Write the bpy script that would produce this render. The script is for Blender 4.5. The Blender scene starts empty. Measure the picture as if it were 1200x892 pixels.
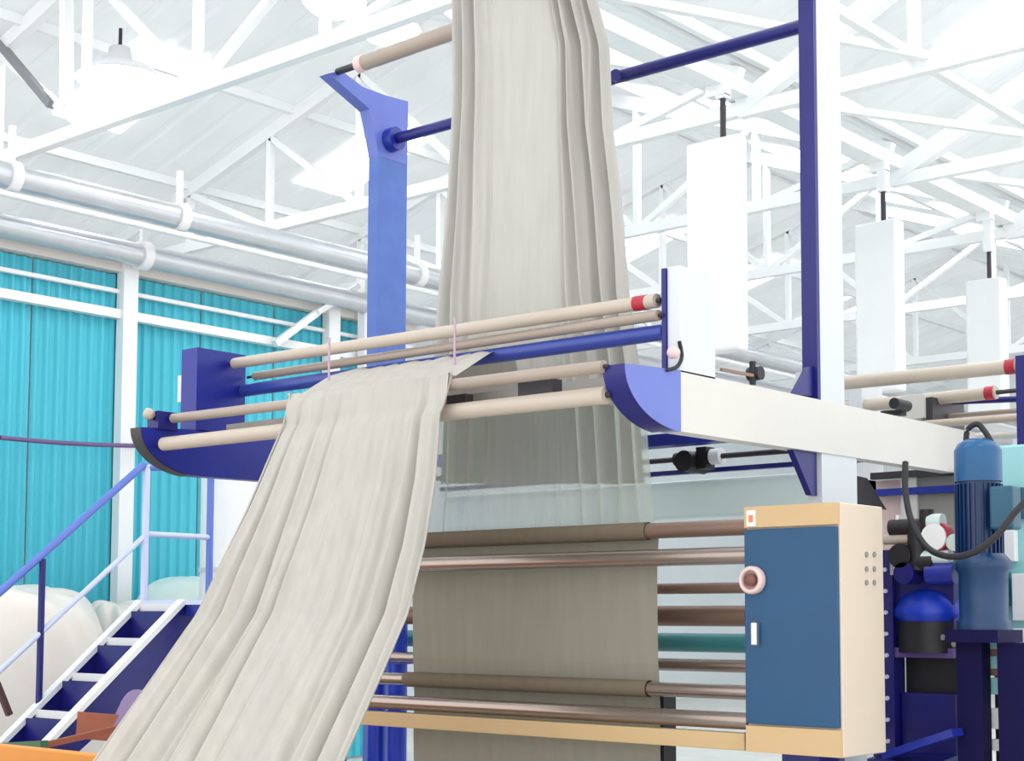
import bpy, math, random
from mathutils import Vector, Matrix
random.seed(4)
scene = bpy.context.scene
COL = scene.collection

# ---------------------------------------------------------------- camera
FPX, YAW, PITCH, ROLL, CYP = 1806.8, 0.71453, 0.076794, 0.003064, 585.7
CAMZ = 1.6
fwd = Vector((-math.sin(YAW)*math.cos(PITCH), math.cos(YAW)*math.cos(PITCH), math.sin(PITCH)))
rt0 = Vector((math.cos(YAW), math.sin(YAW), 0))
up0 = rt0.cross(fwd)
rt = rt0*math.cos(ROLL) + up0*math.sin(ROLL)
up = -rt0*math.sin(ROLL) + up0*math.cos(ROLL)
ORG = Vector((0, 0, CAMZ))
cam_d = bpy.data.cameras.new('camera')
cam = bpy.data.objects.new('camera', cam_d)
COL.objects.link(cam)
cam.matrix_world = Matrix(((rt.x, up.x, -fwd.x, 0), (rt.y, up.y, -fwd.y, 0), (rt.z, up.z, -fwd.z, CAMZ), (0, 0, 0, 1)))
cam_d.sensor_width = 36.0
cam_d.lens = 36.0*FPX/1200.0
cam_d.shift_y = (CYP-446.0)/1200.0
cam_d.clip_end = 200
scene.camera = cam

# ---------------------------------------------------------------- daylight and exposure
world = bpy.data.worlds.new('world')
scene.world = world
world.use_nodes = True
bg = world.node_tree.nodes['Background']
bg.inputs[0].default_value = (0.98, 0.99, 1.0, 1)
bg.inputs[1].default_value = 1.5
scene.view_settings.view_transform = 'Standard'
scene.view_settings.look = 'None'
scene.view_settings.gamma = 1
scene.view_settings.exposure = 0.3
scene.view_settings.use_curve_mapping = False
SKYLIGHT = 4.0
LAMP = 14.0

# ---------------------------------------------------------------- helpers
def P(px, py, X=None, Y=None, Z=None):
    """the point of the plane X=, Y= or Z= that lies on the sight line of a photograph pixel"""
    d = fwd + rt*((px-600)/FPX) - up*((py-CYP)/FPX)
    if X is not None: t = X/d.x
    elif Y is not None: t = Y/d.y
    else: t = (Z-CAMZ)/d.z
    return ORG + d*t

def lin(c):
    return tuple(((v/255.0)/12.92 if v/255.0 <= 0.04045 else ((v/255.0+0.055)/1.055)**2.4) for v in c) + (1,)

MATS = {}
def mat(name, rgb, rough=0.5, metal=0.0, noise=0.0, nscale=8.0, spec=0.5, emit=0, rgb2=None, bump=0.0, stretch=(1, 1, 1)):
    m = bpy.data.materials.new(name); m.use_nodes = True
    nt = m.node_tree; b = nt.nodes['Principled BSDF']
    b.inputs['Base Color'].default_value = lin(rgb)
    b.inputs['Roughness'].default_value = rough
    b.inputs['Metallic'].default_value = metal
    b.inputs['Specular IOR Level'].default_value = spec
    if emit:
        b.inputs['Emission Color'].default_value = lin(rgb)
        b.inputs['Emission Strength'].default_value = emit
    if noise or bump:
        tc = nt.nodes.new('ShaderNodeTexCoord'); mp = nt.nodes.new('ShaderNodeMapping')
        mp.inputs['Scale'].default_value = stretch
        nz = nt.nodes.new('ShaderNodeTexNoise'); nz.inputs['Scale'].default_value = nscale
        nz.inputs['Detail'].default_value = 4
        nt.links.new(tc.outputs['Object'], mp.inputs[0]); nt.links.new(mp.outputs[0], nz.inputs['Vector'])
        if noise:
            mx = nt.nodes.new('ShaderNodeMix'); mx.data_type = 'RGBA'
            c2 = rgb2 or tuple(max(0, v*(1-noise)) for v in rgb)
            mx.inputs[6].default_value = lin(rgb); mx.inputs[7].default_value = lin(c2)
            nt.links.new(nz.outputs['Fac'], mx.inputs[0]); nt.links.new(mx.outputs[2], b.inputs['Base Color'])
        if bump:
            bp = nt.nodes.new('ShaderNodeBump'); bp.inputs['Strength'].default_value = bump
            bp.inputs['Distance'].default_value = 0.01
            nt.links.new(nz.outputs['Fac'], bp.inputs['Height']); nt.links.new(bp.outputs[0], b.inputs['Normal'])
    MATS[name] = m
    return m

def cloth_mat(name, rgb, see, transl, sc=90):
    m = bpy.data.materials.new(name); m.use_nodes = True
    nt = m.node_tree; nt.nodes.clear()
    out = nt.nodes.new('ShaderNodeOutputMaterial')
    df = nt.nodes.new('ShaderNodeBsdfDiffuse'); tl = nt.nodes.new('ShaderNodeBsdfTranslucent'); tr = nt.nodes.new('ShaderNodeBsdfTransparent')
    tc = nt.nodes.new('ShaderNodeTexCoord'); mp = nt.nodes.new('ShaderNodeMapping'); mp.inputs['Scale'].default_value = (1, 1, .12)
    nz = nt.nodes.new('ShaderNodeTexNoise'); nz.inputs['Scale'].default_value = sc*.25; nz.inputs['Detail'].default_value = 5
    nt.links.new(tc.outputs['Object'], mp.inputs[0]); nt.links.new(mp.outputs[0], nz.inputs['Vector'])
    mx = nt.nodes.new('ShaderNodeMix'); mx.data_type = 'RGBA'
    mx.inputs[6].default_value = lin(rgb); mx.inputs[7].default_value = lin(tuple(v*.9 for v in rgb))
    nt.links.new(nz.outputs['Fac'], mx.inputs[0])
    nt.links.new(mx.outputs[2], df.inputs[0]); nt.links.new(mx.outputs[2], tl.inputs[0])
    a = nt.nodes.new('ShaderNodeMixShader'); a.inputs[0].default_value = transl
    nt.links.new(df.outputs[0], a.inputs[1]); nt.links.new(tl.outputs[0], a.inputs[2])
    c = nt.nodes.new('ShaderNodeMixShader'); c.inputs[0].default_value = see
    nt.links.new(a.outputs[0], c.inputs[1]); nt.links.new(tr.outputs[0], c.inputs[2])
    nt.links.new(c.outputs[0], out.inputs[0])
    return m

M_TEAL = mat('teal_sheet', (72, 196, 216), .45, noise=.12, nscale=1.5, stretch=(1, 1, .3))
M_WHITE = mat('white_paint', (240, 240, 240), .5, noise=.03, nscale=3)
M_WHITE2 = mat('truss_white', (244, 245, 245), .5)
M_ROOF2 = mat('roof_aged', (226, 226, 222), .7, noise=.1, nscale=1.1, rgb2=(206, 200, 194))
M_CREAMW = mat('machine_white', (214, 211, 204), .45, noise=.03, nscale=5)
M_PLATE = mat('plate_grey', (208, 211, 214), .45)
M_NAVY = mat('navy_paint', (24, 24, 116), .38, noise=.15, nscale=6)
M_BLUE = mat('blue_paint', (32, 48, 156), .35, noise=.15, nscale=7)
M_LBLUE = mat('light_blue_paint', (92, 106, 186), .35, noise=.1, nscale=6, rgb2=(102, 120, 196))
M_POST = mat('post_blue_paint', (80, 116, 186), .38, noise=.25, nscale=9, rgb2=(64, 92, 176))
M_PIPEB = mat('blue_pipe', (48, 66, 150), .3)
M_BRIGHTB = mat('bright_blue', (20, 62, 205), .35, noise=.2, nscale=9)
M_ROLL = mat('cream_roller', (200, 186, 170), .35, noise=.1, nscale=6, stretch=(.3, 1, 1))
M_ROLLD = mat('dull_roller', (176, 160, 146), .35, noise=.15, nscale=6, stretch=(.3, 1, 1))
M_STEEL = mat('steel_roller', (186, 170, 160), .24, metal=.85, noise=.2, nscale=5, stretch=(.3, 1, 1))
M_CHROME = mat('bright_steel', (205, 200, 200), .22, metal=.85)
M_BROWNR = mat('brown_roller', (148, 120, 104), .4, metal=.3, noise=.2, nscale=5, stretch=(.3, 1, 1))
M_TEALR = mat('green_roller', (70, 150, 155), .4, noise=.2, nscale=5)
M_RED = mat('red_band', (176, 30, 52), .45)
M_DEEPB = mat('deep_blue', (26, 38, 150), .35, noise=.2, nscale=7)
M_DNAVY = mat('dark_navy', (16, 10, 66), .6, noise=.2, spec=.15)
M_BLACK = mat('black_rubber', (26, 24, 30), .5)
M_DARK = mat('dark_steel', (62, 58, 62), .45, metal=.3)
M_TAN = mat('tan_paint', (206, 174, 128), .5, noise=.06, nscale=4)
M_CAB = mat('cabinet_cream', (216, 200, 180), .5, noise=.04, nscale=4)
M_DOOR = mat('cabinet_blue', (14, 76, 118), .42, noise=.15, nscale=3)
M_MOTOR = mat('motor_blue', (14, 92, 146), .32, noise=.25, nscale=9)
M_MOTORD = mat('motor_dark', (10, 50, 100), .35, noise=.25, nscale=9)
M_MOTORL = mat('gear_case_blue', (12, 62, 110), .35, noise=.3, nscale=9)
M_MOTORT = mat('motor_mint', (150, 206, 208), .4)
M_DUCT = mat('galvanised', (214, 216, 220), .3, metal=.6, noise=.1, nscale=3)
M_PIPEW = mat('white_pipe', (238, 236, 236), .4)
M_FLOOR = mat('concrete', (222, 222, 218), .6, noise=.12, nscale=1.5)
M_BAG = mat('white_film', (232, 228, 222), .35, noise=.1, nscale=2.5, rgb2=(214, 204, 190), bump=.6)
M_ORANGE = mat('orange_plastic', (238, 160, 60), .45, noise=.08)
M_WOOD = mat('red_wood', (178, 100, 72), .6, noise=.3, nscale=6, stretch=(.3, 1, 1))
M_GREEN = mat('green_paint', (70, 110, 70), .5)
M_MINT = mat('pale_film', (190, 214, 206), .4, noise=.2, nscale=3, rgb2=(226, 234, 230))
M_RAIL = mat('rail_paint', (96, 120, 200), .3)
M_RAILW = mat('rail_white', (205, 212, 238), .3)
M_CABLE = mat('brown_cable', (110, 84, 130), .5)
M_PINK = mat('pink_plastic', (226, 196, 190), .4)
M_GREY = mat('grey_panel', (150, 146, 140), .5, noise=.15, nscale=4)
M_SKYL = mat('skylight_sheet', (246, 250, 255), .6, emit=SKYLIGHT)
M_LAMP = mat('lamp_glow', (255, 253, 250), .6, emit=LAMP)
M_ROOF = cloth_mat('roof_sheet', (226, 230, 231), .0, .32, 4)
M_CLOTH = cloth_mat('grey_cloth', (206, 202, 193), .02, .16)
M_PLEAT = cloth_mat('pleated_cloth', (201, 198, 191), .0, .22)
M_GAUZE = cloth_mat('thin_cloth', (208, 214, 204), .40, .45)
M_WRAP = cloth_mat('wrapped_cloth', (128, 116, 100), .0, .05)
M_WEB = cloth_mat('shaded_cloth', (160, 155, 140), .0, .10)  # cloth colour darkened to paint in the shade inside the machine

class MB:
    def __init__(s): s.v = []; s.f = []; s.sm = []
    def face(s, pts, smooth=False):
        n = len(s.v); s.v += [tuple(p) for p in pts]; s.f.append(tuple(range(n, n+len(pts)))); s.sm.append(smooth)
    def box(s, x0, x1, y0, y1, z0, z1):
        x0, x1 = sorted((x0, x1)); y0, y1 = sorted((y0, y1)); z0, z1 = sorted((z0, z1))
        n = len(s.v)
        s.v += [(x0,y0,z0),(x1,y0,z0),(x1,y1,z0),(x0,y1,z0),(x0,y0,z1),(x1,y0,z1),(x1,y1,z1),(x0,y1,z1)]
        for q in ((0,3,2,1),(4,5,6,7),(0,1,5,4),(1,2,6,5),(2,3,7,6),(3,0,4,7)):
            s.f.append(tuple(n+i for i in q)); s.sm.append(False)
        return s
    def bar(s, a, b, w, h=None, upv=(0, 0, 1)):
        a = Vector(a); b = Vector(b); h = h or w
        d = (b-a).normalized(); u = Vector(upv)
        if abs(d.dot(u)) > .98: u = Vector((0, 1, 0))
        r = d.cross(u).normalized(); u = r.cross(d).normalized()
        n = len(s.v)
        for p in (a, b):
            for i, j in ((-1,-1),(1,-1),(1,1),(-1,1)): s.v.append(tuple(p + r*(i*w/2) + u*(j*h/2)))
        for q in ((0,1,2,3),(7,6,5,4),(0,4,5,1),(1,5,6,2),(2,6,7,3),(3,7,4,0)):
            s.f.append(tuple(n+i for i in q)); s.sm.append(False)
        return s
    def cyl(s, a, b, r, r2=None, seg=20, caps=True):
        a = Vector(a); b = Vector(b); r2 = r if r2 is None else r2
        d = (b-a).normalized(); u = Vector((0, 0, 1)) if abs(d.z) < .9 else Vector((0, 1, 0))
        x = d.cross(u).normalized(); y = d.cross(x)
        n = len(s.v)
        for k in range(seg):
            t = 2*math.pi*k/seg; o = x*math.cos(t) + y*math.sin(t)
            s.v.append(tuple(a+o*r)); s.v.append(tuple(b+o*r2))
        for k in range(seg):
            i = n+2*k; j = n+2*((k+1) % seg)
            s.f.append((i, j, j+1, i+1)); s.sm.append(True)
        if caps:
            for p, rr in ((a, r), (b, r2)):
                if rr > 1e-5:
                    m = len(s.v)
                    for k in range(seg):
                        t = 2*math.pi*k/seg; s.v.append(tuple(p + (x*math.cos(t) + y*math.sin(t))*rr))
                    s.f.append(tuple(range(m, m+seg))); s.sm.append(False)
        return s
    def tube(s, pts, r, seg=10):
        pts = [Vector(p) for p in pts]
        # smooth the path
        out = []
        for i in range(len(pts)-1):
            p0 = pts[max(i-1, 0)]; p1 = pts[i]; p2 = pts[i+1]; p3 = pts[min(i+2, len(pts)-1)]
            for k in range(6):
                t = k/6
                out.append(.5*((2*p1)+(p2-p0)*t+(2*p0-5*p1+4*p2-p3)*t*t+(3*p1-p0-3*p2+p3)*t**3))
        out.append(pts[-1])
        n = len(s.v)
        for i, p in enumerate(out):
            d = (out[min(i+1, len(out)-1)] - out[max(i-1, 0)]).normalized()
            u = Vector((0, 0, 1)) if abs(d.z) < .95 else Vector((1, 0, 0))
            x = d.cross(u).normalized(); y = d.cross(x)
            for k in range(seg):
                t = 2*math.pi*k/seg; s.v.append(tuple(p+(x*math.cos(t)+y*math.sin(t))*r))
        for i in range(len(out)-1):
            for k in range(seg):
                a = n+i*seg+k; b = n+i*seg+(k+1) % seg
                s.f.append((a, b, b+seg, a+seg)); s.sm.append(True)
        return s
    def prism_x(s, poly, x0, x1):
        """outline given in (y, z), thickness along x"""
        s.face([(x0, y, z) for y, z in poly]); s.face([(x1, y, z) for y, z in reversed(poly)])
        for i in range(len(poly)):
            a = poly[i]; b = poly[(i+1) % len(poly)]
            s.face([(x0,)+tuple(a), (x1,)+tuple(a), (x1,)+tuple(b), (x0,)+tuple(b)])
        return s
    def lathe(s, prof, c, axis='z', seg=28):
        c = Vector(c); n = len(s.v)
        for r, h in prof:
            for k in range(seg):
                t = 2*math.pi*k/seg; a, b = r*math.cos(t), r*math.sin(t)
                o = {'z': (a, b, h), 'x': (h, a, b), 'y': (a, h, b)}[axis]
                s.v.append(tuple(c+Vector(o)))
        for i in range(len(prof)-1):
            for k in range(seg):
                p = n+i*seg+k; q = n+i*seg+(k+1) % seg
                s.f.append((p, q, q+seg, p+seg)); s.sm.append(True)
        return s
    def grid(s, fn, nu, nv):
        n = len(s.v)
        for j in range(nv+1):
            for i in range(nu+1): s.v.append(tuple(fn(i/nu, j/nv)))
        for j in range(nv):
            for i in range(nu):
                a = n+j*(nu+1)+i; s.f.append((a, a+1, a+nu+2, a+nu+1)); s.sm.append(True)
        return s
    def build(s, name, m, parent=None, bevel=0):
        c = Vector((0, 0, 0))
        if parent is None or True:
            xs = [v[0] for v in s.v]; ys = [v[1] for v in s.v]; zs = [v[2] for v in s.v]
            c = Vector(((min(xs)+max(xs))/2, (min(ys)+max(ys))/2, min(zs)))
        me = bpy.data.meshes.new(name)
        me.from_pydata([tuple(Vector(v)-c) for v in s.v], [], s.f)
        me.materials.append(m)
        me.polygons.foreach_set('use_smooth', s.sm)
        me.update()
        import bmesh
        bm = bmesh.new(); bm.from_mesh(me); bmesh.ops.recalc_face_normals(bm, faces=bm.faces); bm.to_mesh(me); bm.free()
        o = bpy.data.objects.new(name, me)
        COL.objects.link(o)
        o.location = c
        if parent is not None:
            o.parent = parent
            o.location = c - wloc(parent)
        if bevel:
            b = o.modifiers.new('bevel', 'BEVEL'); b.width = bevel; b.segments = 2; b.limit_method = 'ANGLE'
        return o

def wloc(o):
    l = Vector(o.location)
    while o.parent is not None:
        o = o.parent; l += Vector(o.location)
    return l

def thing(name, label, cat, loc, group=None):
    o = bpy.data.objects.new(name, None); COL.objects.link(o); o.location = loc
    o.empty_display_size = .1
    return tag(o, label, cat, group)
def tag(o, label, cat, group=None, kind=None):
    if label: o['label'] = label
    if cat: o['category'] = cat
    if group: o['group'] = group
    if kind: o['kind'] = kind
    return o
def struct(o):
    o['kind'] = 'structure'; return o

# ================================================================ THE HALL
struct(MB().box(-18.2, 8, -4, 34, -.1, 0).build('floor', M_FLOOR))

# roof: left bay ridge at x=-11.8, valley x=-7.6, right bay ridge x=-2.4
EAVE = (-18.0, 6.5); RA = (-11.8, 8.2); VAL = (-7.6, 6.75); RB = (-2.2, 8.95); EB = (3.2, 6.9)
Y0, Y1 = 1.0, 34.0
rb = MB()
PR = [EAVE, RA, VAL, RB, EB]
for (xa, za), (xb, zb) in zip(PR[:-1], PR[1:]):
    n = int(abs(xb-xa)/.55)
    # trapezoid ribs running down the slope are along x, so profile varies along y
    ny = 66
    for k in range(ny):
        ya = Y0+(Y1-Y0)*k/ny; yb = Y0+(Y1-Y0)*(k+1)/ny; w = (yb-ya)
        prof = [(ya, 0), (ya+w*.7, 0), (ya+w*.78, .03), (ya+w*.92, .03), (yb, 0)]
        for (p, h), (q, g) in zip(prof[:-1], prof[1:]):
            rb.face([(xa, p, za+.12+h), (xb, p, zb+.12+h), (xb, q, zb+.12+g), (xa, q, za+.12+g)])
ceiling = struct(rb.build('ceiling', M_ROOF))

def roof_z(x):
    for (xa, za), (xb, zb) in zip(PR[:-1], PR[1:]):
        if xa <= x <= xb: return za+(zb-za)*(x-xa)/(xb-xa)
    return 6.8
# purlins along the hall
for (xa, za), (xb, zb) in zip(PR[:-1], PR[1:]):
    n = max(2, int(abs(xb-xa)/1.9))
    for k in range(n+1):
        x = xa+(xb-xa)*(k+.03)/(n+.06)
        MB().box(x-.035, x+.035, Y0, Y1, roof_z(x)+.01, roof_z(x)+.115).build('purlin', M_WHITE2, ceiling)
MB().box(-7.72, -7.48, Y0, Y1, 6.42, 6.56).build('valley_gutter', M_WHITE2, ceiling)

CH = 6.33
def truss(y):
    m = MB()
    t = .13
    m.bar((EAVE[0], y, CH), (VAL[0], y, CH), .1, t)
    m.bar((EAVE[0], y, EAVE[1]), (RA[0], y, RA[1]), .1, t+.03)
    m.bar((RA[0], y, RA[1]), (VAL[0], y, VAL[1]-.1), .1, t+.03)
    o = m.build('truss', M_WHITE2, ceiling)
    xs = [-15.9, -14.33, -12.75, -11.0, -9.3]
    for i, x in enumerate(xs):
        MB().bar((x, y, CH), (x, y, roof_z(x)-.04), .075).build('strut', M_WHITE2, o)
        nx = xs[i+1] if i < len(xs)-1 else VAL[0]
        a, b = ((x, y, roof_z(x)-.05), (nx, y, CH)) if x < -12 else ((x, y, CH), (nx, y, roof_z(nx)-.05))
        if i in (1,): a, b = (x, y, roof_z(x)-.05), (nx, y, CH)
        MB().bar(a, b, .075).build('strut', M_WHITE2, o)
    m = MB()
    m.bar((VAL[0], y, CH-.02), (EB[0], y, CH-.02), .1, t)
    m.bar((VAL[0], y, CH+.02), (RB[0], y, RB[1]-.1), .12, t+.06)
    m.bar((RB[0], y, RB[1]-.1), (EB[0], y, EB[1]-.1), .12, t+.06)
    o = m.build('truss', M_WHITE2, ceiling)
    xs = [-5.85, -4.0, -2.2, -.4, 1.5]
    for i, x in enumerate(xs):
        MB().bar((x, y, CH), (x, y, roof_z(x)-.1), .085).build('strut', M_WHITE2, o)
        nx = xs[i+1] if i < len(xs)-1 else EB[0]
        if x < -2.2: a, b = (x, y, roof_z(x)-.1), (nx, y, CH)
        else: a, b = (x, y, CH), (nx, y, roof_z(nx)-.1)
        MB().bar(a, b, .085).build('strut', M_WHITE2, o)
TY = [8.35, 12, 15, 18, 21.5, 26]
for y in TY: truss(y)
# horizontal wind bracing under the purlins of the right bay, zigzag between trusses
for k in range(len(TY)-1):
    y0, y1 = TY[k], TY[k+1]
    MB().bar((-7.5, y0, CH+.1), (-5.7, y1, CH+.05), .07).build('brace', M_WHITE2, ceiling)
    MB().bar((-7.6, y0, CH+.22), (-7.6, y1, CH+.16), .09).build('brace', M_WHITE2, ceiling)
    MB().bar((-5.85, y0, CH+.08), (-5.85, y1, CH+.08), .08).build('brace', M_WHITE2, ceiling)
mm_ = mat('bare_steel', (128, 130, 134), .5)
MB().bar(P(-40, 4, Y=8.3), P(60, 123, Y=8.3), .075).build('strut', mm_, ceiling)
MB().bar(P(78, -60, Y=8.3), P(78, 124, Y=8.3), .10).build('strut', M_WHITE2, ceiling)
# translucent daylight sheets let into the roof
def skylight(x0, x1, y0, y1):
    z0 = roof_z(x0)+.095; z1 = roof_z(x1)+.095
    m = MB(); th = .02
    n = [(x0,y0,z0),(x1,y0,z1),(x1,y1,z1),(x0,y1,z0)]
    m.face(n); m.face([(a, b, c+th) for a, b, c in reversed(n)])
    for i in range(4):
        a, b = n[i], n[(i+1) % 4]; m.face([a, b, (b[0], b[1], b[2]+th), (a[0], a[1], a[2]+th)])
    return m.build('skylight', M_SKYL, ceiling)
for y in (2.5, 6.0, 9.6, 13.2, 16.2, 19.2, 22.5, 26):
    skylight(-15.3, -13.6, y, y+.9)
    skylight(-10.9, -8.6, y+1.2, y+2.0)
    skylight(-6.6, -3.9, y+.8, y+1.9)  # strips above the machine are added out of view to light its top
    skylight(-1.2, 1.8, y+.8, y+1.9)

# walls
struct(MB().box(-18.2, -18.0, 1, 34, 0, 7).build('wall_left', mat('outer_wall', (214, 222, 226), .6, noise=.05, nscale=1)))
wf = struct(MB().box(-18.2, 8, 34, 34.2, 0, 9.2).build('wall_back', mat('far_wall', (246, 248, 248), .6, noise=.05, nscale=.6)))
# teal partition of corrugated sheets
XW = -13.0; ZW = 5.07
part = MB().box(XW-.14, XW-.06, 3.9, 13.1, 0, ZW-.03).build('wall_partition', M_WHITE)
struct(part)
sheet = None
for k in range(9):
    y = 4.0+k*1.0
    if sheet is None:
        m = MB(); n = 8; w = .985/n; zz0, zz1 = 0.02, ZW-.04
        for i in range(n):
            a = y+i*w
            prof = [(a, 0), (a+w*.18, .03), (a+w*.42, .03), (a+w*.6, 0), (a+w, 0)]
            for (p, h), (q, g) in zip(prof[:-1], prof[1:]):
                m.face([(XW-.03+h, p, zz0), (XW-.03+h, p, zz1), (XW-.03+g, q, zz1), (XW-.03+g, q, zz0)])
        sheet = m.build('wall_sheet', M_TEAL, part); sheet0 = sheet.location.copy()
    else:
        o = sheet.copy(); COL.objects.link(o); o.parent = part; o.location = sheet0+Vector((0, k*1.0, 0))
for y in (6.05, 9.0, 11.75):
    MB().box(XW+.02, XW+.14, y-.085, y+.085, 0, ZW+.05).build('column', M_WHITE, part)
MB().box(XW-.15, XW+.1, 3.9, 13.1, ZW-.03, ZW+.07).build('top_rail', mat('rail_grey', (222, 214, 208), .5), part)
MB().box(XW+.0, XW+.10, 3.9, 13.1, 4.57, 4.66).build('rail', M_WHITE, part)
MB().box(XW+.0, XW+.06, 3.9, 13.1, 4.83, 4.87).build('rail', M_WHITE, part)
# little lattice at the far end of the partition
MB().bar(P(322, 403, X=-12.8), P(372, 366, X=-12.8), .07).build('brace', M_WHITE, part)
MB().box(XW+.15, XW+.27, P(427, 380, X=-12.8).y-.06, P(427, 380, X=-12.8).y+.06, 2.0, 5.75).build('column', M_WHITE, part)
MB().bar(P(372, 366, X=-12.75), P(420, 335, X=-12.75), .06).build('brace', M_WHITE, part)

# round ducts above the partition
def duct(x, zc, r, label, clamps):
    t = thing('air_duct', label, 'duct', (x, 4, zc-r))
    t0 = 3.9; segs = [t0]+clamps+[30]
    for a, b in zip(segs[:-1], segs[1:]):
        MB().cyl((x, a, zc), (x, b-.01, zc), r, seg=24).build('duct_section', M_DUCT, t)
    for c in clamps:
        MB().cyl((x, c-.05, zc), (x, c+.05, zc), r+.03, seg=24).build('clamp', M_PIPEW, t)
        MB().bar((x, c, zc+r), (x, c, zc+r+.35), .05).build('hanger', M_WHITE, t)
    return t
zA = P(0, 264, X=-12.75).z; zB = P(0, 204, X=-12.4).z
duct(-12.75, zA, .115, 'lower galvanised round duct running just above the teal wall', [9.05, 14.0, 19.0])
duct(-12.4, zB, .12, 'upper galvanised round duct with white clamps, higher of the two along the teal wall', [P(13, 205, X=-12.4).y, P(210, 248, X=-12.4).y, 12.6, 17, 22])
MB().box(-12.3, -12.24, 3.9, 30, zB-.28, zB-.24)
tag(MB().cyl((-12.33, 3.9, zB-.19), (-12.33, 30, zB-.19), .03).build('pipe', M_PIPEW), 'thin white pipe strapped right under the upper duct', 'pipe')
tag(MB().tube([P(0, 513, X=-12.7), P(70, 519, X=-12.7), P(139, 522, X=-12.75), P(250, 524, X=-12.75)], .022).build('cable', M_CABLE),
    'brown cable running across the teal wall at mid height', 'cable')

# high-bay lamps
def lamp(px, py, z, r, label):
    c = P(px, py, Z=z)
    t = thing('high_bay_lamp', label, 'lamp', c, 'lamps hanging under the roof')
    MB().lathe([(0, .34), (r*.25, .34), (r*.3, .2), (r*.75, .12), (r, 0), (r*.98, 0), (r*.72, .1), (r*.2, .18)], c).build('lamp_shade', M_WHITE, t)
    MB().lathe([(0, -r*.42), (r*.35, -r*.40), (r*.65, -r*.30), (r*.85, -r*.14), (r*.93, .02), (0, .05)], c).build('diffuser', M_LAMP, t)
    MB().cyl(c+Vector((0, 0, .33)), (c.x, c.y, roof_z(c.x)), .02, seg=8).build('rod', M_DARK, t)
lamp(140, 94, 7.2, .46, 'big glowing round lamp above the left end of the ducts')
lamp(392, 3, 7.3, .30, 'glowing round lamp at the top edge, left of the tall blue post')
lamp(456, 35, 7.1, .30, 'glowing round lamp seen just above the top cloth roller')
lamp(551, 9, 6.9, .26, 'glowing round lamp right beside the hanging cloth at the top edge')

# hanging white boxes, one under each truss node
def hang_box(px0, px1, pyt, X, label, pyhook, zb):
    a = P(px0, pyt, X=X)
    c = P((px0+px1)/2-3, pyt, X=X)
    w = .36*(abs(X)/7.6)
    b0 = P(px0, pyt, Y=c.y-.2); x0 = b0.x; b1 = P(px1-12*(px1-px0)/72, pyt, Y=c.y-.2); x1 = b1.x
    yy = P(px1, pyt, X=x1).y
    t = thing('hanging_box', label, 'box', ((x0+x1)/2, c.y, zb), 'white boxes hanging in a row below the trusses')
    MB().box(x0, x1, c.y-.2, yy, zb, a.z).build('casing', M_WHITE, t, bevel=.03)
    MB().cyl(((x0+x1)/2, c.y, a.z-.02), ((x0+x1)/2, c.y, 6.33), .028, seg=8).build('hook', M_DARK, t)
    MB().box(min((x0+x1)/2, -7.6)-.05, max((x0+x1)/2, -7.6)+.05, c.y-.06, c.y+.06, 6.32, 6.44).box((x0+x1)/2-.05, (x0+x1)/2+.05, c.y-.05, c.y+.05, P((px0+px1)/2, pyhook, Y=c.y).z, 6.33).build('hanger', M_WHITE2, t)
hang_box(803, 876, 157, -7.6, 'largest and nearest white box hanging from the roof, behind the short upright plate', 118, 3.95)
hang_box(1000, 1060, 254, -7.6, 'middle white box hanging from the roof, right of the tall white column', 226, 3.95)
hang_box(1130, 1181, 322, -7.6, 'smallest and farthest white box hanging from the roof, near the right edge', 296, 3.95)

# ================================================================ THE CLOTH MACHINE
XR0, XR1 = -3.48, -3.40      # right side frame
XL0, XL1 = -6.48, -6.40      # left side frame
mach = thing('cloth_finishing_machine', 'tall blue and white frame machine with cloth running over its rollers', 'machine', (-4.9, 5.6, 0))

def arc_pts(c, r0, r1, a0, a1, n=10):
    return [(c[0]+r0*math.cos(math.radians(a0+(a1-a0)*k/n)), c[1]+r1*math.sin(math.radians(a0+(a1-a0)*k/n))) for k in range(n+1)]
# side arms with a rounded nose
ny0 = 4.555; zt = 2.545; zbm = 2.325
nose = [(4.92, zt+.02), (ny0, zt)] + arc_pts((4.92, zt), 4.92-ny0, zt-zbm, 180, 262, 20) + [(4.92, zbm)]
def arm(x0, x1, nose_m, far, side, body_m):
    a = MB().prism_x([(y, z) for y, z in nose], x0, x1).build('arm_nose', nose_m, mach)
    MB().prism_x([(4.92, zt+.02), (4.92, zbm), (far, zbm+.02), (far, zt+.025)], x0, x1).build('arm', body_m, mach)
    return a
aR = arm(XR0, XR1, M_LBLUE, 7.6, 1, M_CREAMW)
nl = arm(XL0, XL1, M_DEEPB, 6.6, 0, M_DEEPB)
# navy rim strip round the nose of the right arm
def rim(x0, x1, m):
    pts = [(ny0, zt)] + arc_pts((4.92, zt), 4.92-ny0, zt-zbm, 180, 262, 20)
    o = MB()
    for (a, b), (c, d) in zip(pts[:-1], pts[1:]):
        da = Vector((4.92-a, zt+.25-b)).normalized()*.004
        o.face([(x0, a-.004, b-.004), (x1, a-.004, b-.004), (x1, c-.004, d-.004), (x0, c-.004, d-.004)])
    o.face([(x0, ny0-.004, zt), (x1, ny0-.004, zt), (x1, ny0-.004, zt-.01), (x0, ny0-.004, zt-.01)])
    return o.build('nose_rim', m, mach)
rim(XR0-.02, XR1+.004, M_NAVY)
rim(XL0-.004, XL1+.004, M_DARK)
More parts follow.
